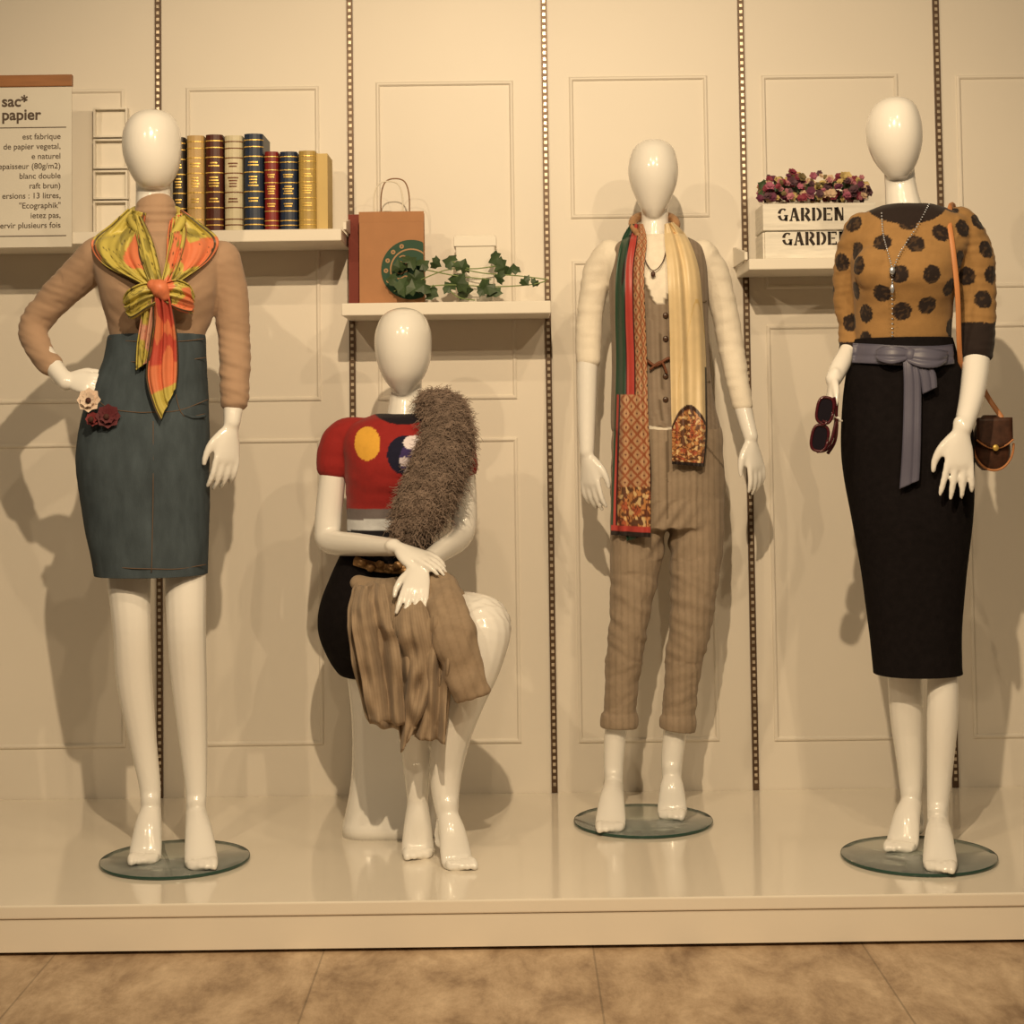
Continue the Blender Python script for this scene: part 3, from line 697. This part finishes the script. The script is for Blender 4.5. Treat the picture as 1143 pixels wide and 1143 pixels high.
# ---------- 3: vest, trousers
T=Fig(4.60); M3=empty('mannequin')
parts=[head(T,[(155.5,725,733),(159,714,744),(167,706,752),(180,702,756),(193,701,757),(207,704,755),(222,710,749),(235,717,742),(243,724,736)]),
    T.limb([(730,222,.02,15.5),(731,245,.02,15.5),(730,268,.015,18),(730,290,.01,22)]),
    Loft(T,[(278,708,755,18,0),(295,690,775,26,0),(350,698,774,28,0),(420,702,770,26,0),(480,700,785,30,0),(560,700,790,34,0)]).vf,
    T.limb([(710,560,0,18),(703,700,-.02,12),(693,780,.0,12),(687,820,.01,12.5),(685,850,.01,11.5),(685,872,.0,10.5)]),
    T.limb([(775,560,0,18),(768,700,-.02,12),(757,780,.0,12),(753,820,.01,13),(750,850,.01,12),(750,866,.0,11)]),
    T.limb([(675,295,0,10),(660,350,.03,10),(656,398,.02,12),(655,460,0,10.5),(655,505,-.02,8.5)]),
    T.limb([(788,295,0,10),(808,350,.03,11),(818,410,.02,11),(829,455,0,10),(838,488,-.02,8.5)])]
parts+=hand(T.p(655,507,-.02),(.10,-.08,-1),(.75,-.75,0),(.7,.7,0),.92,(.2,.24,.28,.32),.03,.25)
parts+=hand(T.p(838,490,-.02),(.16,-.08,-1),(-.75,-.7,0),(-.65,.75,0),.88,(.2,.24,.28,.32),.03,.25)
parts+=foot(T.p(685,876,.0),G(680,928,HZ+.006),-1); parts+=foot(T.p(750,868,.0),G(750,914,HZ+.006),1)
fuse('body',parts,m_white,.0042,5,M3)
disc(M3,G(718,918,ZP),.179)
crm=C(232,212,178)
sl=T.limb([(682,284,0,18),(668,304,.02,17.5),(660,340,.03,15),(657,380,.03,15),(657,402,.02,14)])
sr=T.limb([(783,284,0,18),(797,306,.02,17.5),(808,346,.03,15.5),(816,388,.03,14.5),(823,425,.01,13),(829,452,.0,11.5)])
yk=Loft(T,[(268,712,752,24,.005),(274,694,770,30,0),(284,676,786,35,0),(310,678,788,38,0),(340,688,784,38,0)]).vf
o=fuse('cream_knit_top',[sl,sr,yk],mat('cream_knit',crm,rough=.9,var=.04,vscale=30,bump=.4,bscale=300,sheen=.1,spec=.15),.0045,5,M3)
displace(o,lambda co,n:(.0024*n3(co,(14,14,55))+.0016*n3(co,(25,25,40),3)) if (proj(co)[0]>794 or proj(co)[0]<674) else 0)
VS=Loft(T,[(264,704,762,28,.005),(270,690,776,33,0),(280,681,786,40,0),(300,680,789,46,-.005),(330,680,790,50,-.01),(370,682,790,46,-.005),(410,683,792,43,0),(450,682,797,46,0),(474,682,803,48,0),(482,684,804,48,0)],n=140,sub=14)
o=mobj('waistcoat',VS.vf,m_attr,M3)
Gr=C(146,124,98);Gr2=C(136,114,89)
def vc(co,n):
    px,py=proj(co); cx=736
    if n.y<.1:
        t=(338-py)/70
        if py<338 and abs(px-cx)<4+26*t**.8: return crm
        if py>478-abs(px-742)*.16+ (0 if abs(px-742)<40 else 20): return crm
        if abs(px-cx-2)<1.2 and py>338: return C(105,86,64)
        if py<338 and abs(abs(px-cx)-(5+26*t**.8))<2.5: return C(112,94,70)
    return Gr2 if (int(co.x/.006)%2==0) else Gr
paint(o,vc)
bt=[]
for y in (352,378,420,446): bt.append(ellip(VS.front(743,y,.003),.0075,.003,.0075,12))
mobj('waistcoat_buttons',merge(bt),mat('horn_button',C(75,50,32),rough=.3,var=.2,vscale=80),M3)
mobj('waistcoat_pocket',merge([seam1([(758,425),(775,428),(792,426)],.003,VS),seam1([(768,336),(778,338),(788,336)],.003,VS)]),mat('waistcoat_welt',C(120,100,74),rough=.9),M3)
mobj('tie_cord',merge([tube([VS.front(x,y,.01) for x,y in ((722,402),(732,408),(746,400),(754,404))],[.004]*4,n=8),tube([VS.front(x,y,.012) for x,y in ((726,412),(738,404),(744,416))],[.0035]*3,n=8)]),mat('brown_cord',C(110,60,32),rough=.6),M3)
tp=[Loft(T,[(476,683,804,47,.0),(490,683,806,50,0),(530,682,808,52,.005),(565,682,808,50,.005),(588,683,808,46,.0)]).vf,
    T.limb([(713,560,0,32,40),(711,610,-.01,30,36),(706,660,-.02,25,30),(701,700,-.02,21.5,27),(695,750,-.005,19.5,24),(692,795,.005,18,21),(691,812,.005,17.5,20)],rnd=False),
    T.limb([(777,560,0,32,40),(777,610,-.01,30,36),(774,660,-.02,26,30),(770,700,-.02,23.5,27),(762,750,-.005,20,24),(757,795,.005,18,21),(755,814,.005,17,20)],rnd=False),
    T.limb([(691,796,.005,20.5,22),(691,803,.005,21.5,23),(691,812,.005,20.5,22)],rnd=False),T.limb([(756,799,.005,20,22),(756,806,.005,21,23),(755,815,.005,20,22)],rnd=False)]
o=fuse('cropped_trousers',tp,m_attr,.0042,3,M3)
def wt(co,n):
    px,py=proj(co); d=.003*n3(co,(14,14,26),3)
    if 640<py<740: d+=.005*n3((co.x,co.y,co.z+co.x*.5),(12,12,42),9)
    if 740<py<792: d+=.003*n3((co.x,co.y,co.z-co.x*.5),(16,16,50),5)
    if 560<py<625: d+=.0035*math.sin((px-745)*.35+py*.25)*math.exp(-((px-745)/26)**2)
    if abs(px-715)<1.5 or abs(px-776)<1.5: d+=.002
    return d
displace(o,wt)
Tr=C(152,128,99);Tr2=C(143,120,92)
def tc_(co,n):
    px,py=proj(co)
    if abs(px-745)<1.2 and 480<py<580 and n.y<0: return C(105,86,64)
    if (abs(py-512+(px-690)*1.2)<1.5 and px<712 and n.y<0) or (abs(py-512-(px-800)*1.2)<1.5 and px>780 and n.y<0): return C(110,90,66)
    return Tr2 if (int((co.x+4)/.0055)%3==0) else Tr
paint(o,tc_)
nk3=empty('cord_necklace'); P=[VS.front(x,y,.012) for x,y in ((716,268),(720,290),(729,302),(740,292),(746,268))]
mobj('cord',tube(P,[.0014]*5,n=6,sub=6),m_lea,nk3); mobj('pendant',ellip(VS.front(729,306,.014),.006,.004,.008,10),m_lea,nk3)
# long scarf
sc3=empty('long_patterned_scarf')
Grn=C(46,70,48);Rd=C(172,62,50);Bk=C(42,32,26);Tan=C(184,138,94);OrB=C(150,84,50);CrY=C(216,184,130)
def lattice(u,v,a_,b_,c_,k=3.0,kv=26):
    p=abs(((u*k+v*kv)%1)-.5); q=abs(((u*k-v*kv)%1)-.5)
    if p<.12 or q<.12: return b_
    if p>.40 and q>.40: return c_
    return a_
def paisley(u,v,k=9,kv=75):
    a=noise.noise(Vector((u*k,v*kv,3))); b_=noise.noise(Vector((u*k*.5+9,v*kv*.5,7)))
    if abs(a)<.09: return C(100,56,36)
    if a>.28: return C(212,172,112)
    if b_>.18: return C(168,84,50)
    if b_<-.2: return C(96,62,40)
    return C(190,126,70)
def cA(u,v):
    if v>.978: return Bk
    if v>.962: return Rd
    if u<.045: return Grn
    if v<.60 and u<.30: return Grn if noise.noise(Vector((u*4,v*6,0)))>-.25 else Bk
    if v<.60 and u<.34: return Bk
    if u<(.60 if v<.60 else .12): return Rd
    if u<(.64 if v<.60 else .16): return Bk
    if v<.60: return lattice(u,v,Tan,OrB,Bk,5,26)
    if v>.86: return paisley(u,v)
    return lattice(u,v,Tan,OrB,C(100,48,34))
def cB(u,v):
    if u>.95 and v>.6: return Bk
    if v>.972: return Bk
    arch=.72+.08*(abs(u-.5)*2)**2
    if v>arch:
        if v<arch+.018: return C(60,36,24)
        return paisley(u,v)
    return CrY if abs(noise.noise(Vector((u*2,v*2,1))))>.008 else C(205,168,104)
K=lambda nm,rows,c,**k: sheet(nm,T,rows,m_silk,c,drape=VS,parent=sc3,**dict(dict(nu=90,sub=34,pleat=.0045,pf=2.2),**k))
K('left_tail',[(704,250,718,250,-.004),(694,268,722,268,-.012),(688,300,719,300,-.016),(687,350,720,350,-.018),(688,400,722,400,-.02),(687,450,723,450,-.024),(685,500,725,500,-.026),(683,550,726,550,-.028),(682,597,726,600,-.028)],cA,pv=1.5)
K('right_tail',[(742,250,752,248,-.004),(742,268,768,266,-.012),(745,300,780,300,-.016),(747,350,785,350,-.018),(748,400,788,400,-.02),(749,450,789,450,-.022),(750,490,789,490,-.024),(750,518,786,521,-.024)],cB,ph=1,pv=-1.5)
K('under_tail',[(688,470,724,470,-.012),(690,540,727,540,-.014),(700,604,720,598,-.016)],lambda u,v:Grn if u<.5 else Bk,nu=30,sub=10)
mobj('neck_roll',tube([T.p(x,y,d) for x,y,d in ((712,262,-.06),(706,250,-.01),(712,243,.05),(730,240,.07),(748,243,.05),(755,250,-.01),(752,262,-.06))],[.008,.011,.013,.013,.013,.011,.008],n=12),mat('scarf_roll',C(165,118,74),rough=.5,var=.3,vscale=40),sc3)
# ---------- 2: seated
Q=Fig(4.48); M2=empty('seated_mannequin')
parts=[head(Q,[(343.5,446,454),(347,434,466),(355,425,475),(370,419,481),(387,418,482),(404,421,480),(420,427,474),(433,436,464),(441,443,457)]),
    Q.limb([(453,415,.02,19),(453,440,.02,18),(452,460,.015,20),(452,480,.01,24)]),
    Loft(Q,[(475,420,480,20,0),(492,395,495,28,0),(540,400,490,30,0),(590,402,470,28,0),(640,380,485,38,0),(700,370,492,50,.02),(735,378,488,54,.02)]).vf,
    Q.limb([(450,702,-.02,38,34),(495,697,-.18,35,34),(530,695,-.27,31,31),(542,702,-.31,27,30),(533,740,-.325,25,26),(518,780,-.31,22,25),(503,825,-.29,20,24),(497,870,-.29,16,18),(499,905,-.31,12)],ref=(0.3,1,.25)),
    Q.limb([(405,705,0,34,32),(430,700,-.16,30),(452,702,-.28,26),(458,745,-.30,22),(462,800,-.27,19),(465,850,-.24,15),(466,892,-.235,11.5)]),
    Q.limb([(392,485,0,12),(374,505,0,13),(371,535,.0,15),(366,585,-.01,15),(369,604,-.03,14),(400,608,-.13,12.5),(440,611,-.25,9.5)]),
    Q.limb([(500,488,0,12),(514,505,0,13),(517,535,.0,14.5),(518,580,.0,14.5),(513,600,-.04,13.5),(494,614,-.16,12),(472,630,-.30,9.5)])]
parts+=hand(Q.p(443,611,-.26),(.85,-.42,-.28),(.2,-.6,.7),(-.1,.3,-.9),.88,(.18,.22,.26,.3),.03,.15)
parts+=hand(Q.p(471,631,-.305),(-.16,-.72,-.68),(-.9,0,.1),(-.1,.7,-.7),.92,(.2,.24,.28,.32),.06,.25)
parts+=foot(Q.p(466,897,-.235),G(466,958,ZP+.006),-1); parts+=foot(Q.p(500,910,-.315),G(519,970,ZP+.006),1)
fuse('body',parts,m_white,.0042,5,M2)
PL=Loft(Q,[(733,385,492,50,.02),(745,388,490,48,.02),(800,394,484,44,.02),(860,394,484,46,.02),(900,388,490,52,.02),(915,384,494,56,.02)],n=64,e=4).vf
zmin=min(v.z for v in PL[0])
for v in PL[0]:
    if v.z<zmin+.001: v.z=ZP
pl=mobj('seat_plinth',PL,m_white)
# tee
TE=Loft(Q,[(462,420,482,26,.01),(467,404,495,32,.0),(475,388,508,38,0),(490,381,512,46,-.005),(510,384,508,52,-.01),(535,386,502,50,-.01),(560,387,492,44,0),(585,388,482,42,0),(600,388,480,43,0)])
sl=Q.limb([(402,482,0,17),(386,486,0,20),(376,500,0,20.5),(372,520,0,19.5)])
sr=Q.limb([(492,480,0,17),(504,486,0,20),(512,502,0,19.5),(515,522,0,18.5)])
o=fuse('striped_hem_tee',[TE.vf,sl,sr],m_attr,.0036,5,M2)
displace(o,lambda co,n:.0022*n3(co,(20,20,40)))
RedT=C(146,38,32)
def tcol(co,n):
    px,py=proj(co)
    if ((px-450)/34)**2+((py-455)/19)**2<1: return C(30,24,28)
    if n.y<.2:
        if ((px-410)/14.5)**2+((py-495)/19)**2<1: return C(220,158,56)
        d=((px-452)/20)**2+((py-508)/22)**2
        if ((px-462)/12)**2+((py-494)/8)**2<1: return C(225,205,190)
        if d<1 and ((px-458)/12)**2+((py-512)/17)**2>1: return C(28,26,40)
        if d<1: return C(200,180,170) if noise.noise(Vector((px*.1,py*.1,0)))>0 else C(60,45,80)
    if py>592: return C(28,24,26)
    if py>580: return C(200,192,176)
    if py>568: return C(110,96,86)
    return RedT
paint(o,tcol)
o=fuse('black_skirt',[Loft(Q,[(596,388,481,44,0),(610,384,484,47,0),(640,370,492,54,.01),(675,357,500,64,.02),(705,356,502,68,.02),(735,368,498,64,.02),(752,380,492,56,.02)]).vf,
    Q.limb([(400,705,.0,46,44),(425,702,-.12,42,42),(445,700,-.2,38,40)],rnd=True),Q.limb([(450,702,-.02,44,44),(480,698,-.13,39,40)],rnd=True)],m_blk,.006,8,M2)
mobj('belt_ornament',merge([ellip(Q.p(x,y,-.125-.004*i),.012,.006,.010,10) for i,(x,y) in enumerate(((404,628),(414,634),(424,630),(434,636),(444,631),(452,638)))]+[tube([Q.p(396,626,-.105),Q.p(425,634,-.125),(Q.p(462,636,-.125))],[(.012,.004)]*3)]),mat('gold_brown_belt',C(165,120,70),rough=.4,metal=.2,var=.3,vscale=60),M2)
# draped jacket
jk=empty('draped_jacket'); jc=C(150,124,93); jd=C(142,117,87)
def jcol(u,v): return jd if (int(u*60)%4==0) else jc
J=lambda nm,rows,**k: sheet(nm,Q,rows,m_attr,jcol,parent=jk,**dict(dict(nu=90,sub=10,pleat=.016,pf=3,thick=.004,rough=.03),**k))
J('jacket_body',[(400,646,496,644,-.20),(392,662,505,656,-.30),(388,690,506,680,-.385),(392,730,505,720,-.395),(401,775,502,780,-.395),(412,808,496,826,-.395)],pv=1.2)
J('lapel_fold',[(446,655,476,650,-.29),(438,690,480,680,-.41),(446,740,490,735,-.43),(444,790,488,780,-.43),(447,842,470,800,-.43)],pf=1.2,ph=1,pleat=.016)
J('side_fold',[(398,655,430,650,-.29),(392,690,436,686,-.41),(400,740,448,735,-.425),(412,806,452,808,-.425)],pf=1.5,ph=2.5,pleat=.014)
J('skirt_fold',[(474,658,500,652,-.30),(466,700,505,690,-.415),(464,760,500,760,-.425),(462,824,497,828,-.425)],pf=1.6,ph=.6,pleat=.014)
o=fuse('jacket_sleeve',[Q.limb([(484,650,-.28,14,14),(495,668,-.35,20,16),(505,705,-.42,23,15),(517,745,-.43,22,14),(528,778,-.43,19,12)],rnd=False)],m_attr,.0045,3,jk)
displace(o,lambda co,n:.011*n3(co,(22,22,20),4)+.004*n3(co,(40,40,30)))
paint(o,lambda co,n: jd if (int((co.x*1.0+co.z*.35+5)/.006)%4==0) else jc)
o=fuse('jacket_collar',[Q.limb([(480,650,-.24,9,14),(496,650,-.24,11,16),(508,662,-.27,8,14)],rnd=True),Q.limb([(400,652,-.20,9,14),(440,662,-.24,9,10),(480,660,-.26,9,10)])],m_attr,.005,4,jk)
displace(o,lambda co,n:.008*n3(co,(30,30,30))); paint(o,lambda co,n:jd)
# fur stole
fu=empty('fur_stole')
fpath=[(476,450,-.06,11),(493,456,-.09,21),(499,482,-.11,25),(492,514,-.13,28),(479,548,-.15,28),(465,576,-.16,24),(453,594,-.17,15)]
core=Q.limb(fpath,n=20,sub=6); core2=Q.limb([(500,458,-.04,18),(509,482,-.04,16),(506,518,-.06,15)])
m_fur=mat('grey_mohair_fur',C(126,104,84),rough=.95,var=.35,vscale=40,spec=.1)
fc=fuse('fur_core',[core,core2],m_fur,.007,4,fu)
displace(fc,lambda co,n:.009*n3(co,(45,45,45)))
rg=random.Random(5); st=[]
polys=list(fc.data.polygons)
for i in range(6500):
    p=rg.choice(polys); c=fc.data.vertices[p.vertices[0]].co.copy()
    n=p.normal.copy(); tdir=Vector((rg.uniform(-.9,.9),rg.uniform(-.4,.3),rg.uniform(-1.3,.3))) 
    pts=[]; ph=rg.uniform(0,6); l=rg.uniform(.014,.028)
    ax=n.cross(Vector((rg.random(),rg.random(),rg.random()))).normalized(); bx=n.cross(ax)
    for s_ in range(6):
        t=s_/5; pts.append(c+(n*(t*.6)+tdir*(t*t*.8))*l+(ax*math.sin(ph+t*8)+bx*math.cos(ph+t*8))*.004)
    V=[];Fc=[]
    for k_,pp in enumerate(pts):
        r=.0011*(1-.6*k_/5)
        for j in range(3): V.append(pp+Vector((math.cos(2.1*j)*r,math.sin(2.1*j)*r*.5,math.sin(2.1*j)*r)))
    for k_ in range(5):
        for j in range(3): Fc.append((k_*3+j,k_*3+(j+1)%3,(k_+1)*3+(j+1)%3,(k_+1)*3+j))
    st.append((V,Fc))
V,Fc=merge(st); me=bpy.data.meshes.new('fur_strands'); me.from_pydata([tuple(v) for v in V],[],Fc); me.materials.append(m_fur)
fo=bpy.data.objects.new('fur_strands',me); scene.collection.objects.link(fo); fo.parent=fu
# ---------------------------------------------------------------- lighting
def spot(name,loc,tgt,power,size=100,rad=.022,col=(1,.76,.475),blend=.9):
    l=bpy.data.lights.new(name,'SPOT'); l.energy=power; l.color=col; l.spot_size=math.radians(size); l.spot_blend=blend; l.shadow_soft_size=rad
    o=bpy.data.objects.new(name,l); scene.collection.objects.link(o); o.location=loc
    o.rotation_euler=(Vector(tgt)-Vector(loc)).to_track_quat('-Z','Y').to_euler(); return o
spot('ceiling_spot',(0.0,1.4,2.9),(0.0,4.6,.9),300,92)
spot('ceiling_spot',(-.45,2.3,3.05),(-.4,4.5,.6),34)
spot('ceiling_spot',(.85,2.3,3.05),(.7,4.5,.6),44)
spot('ceiling_spot',(1.15,1.3,2.6),(.4,4.7,1.1),62)
spot('ceiling_spot',(-1.4,1.5,2.7),(-.2,4.7,1.0),70)
w=bpy.data.worlds.new('world'); scene.world=w; w.use_nodes=True
w.node_tree.nodes['Background'].inputs[0].default_value=(1,.76,.5,1); w.node_tree.nodes['Background'].inputs[1].default_value=.05
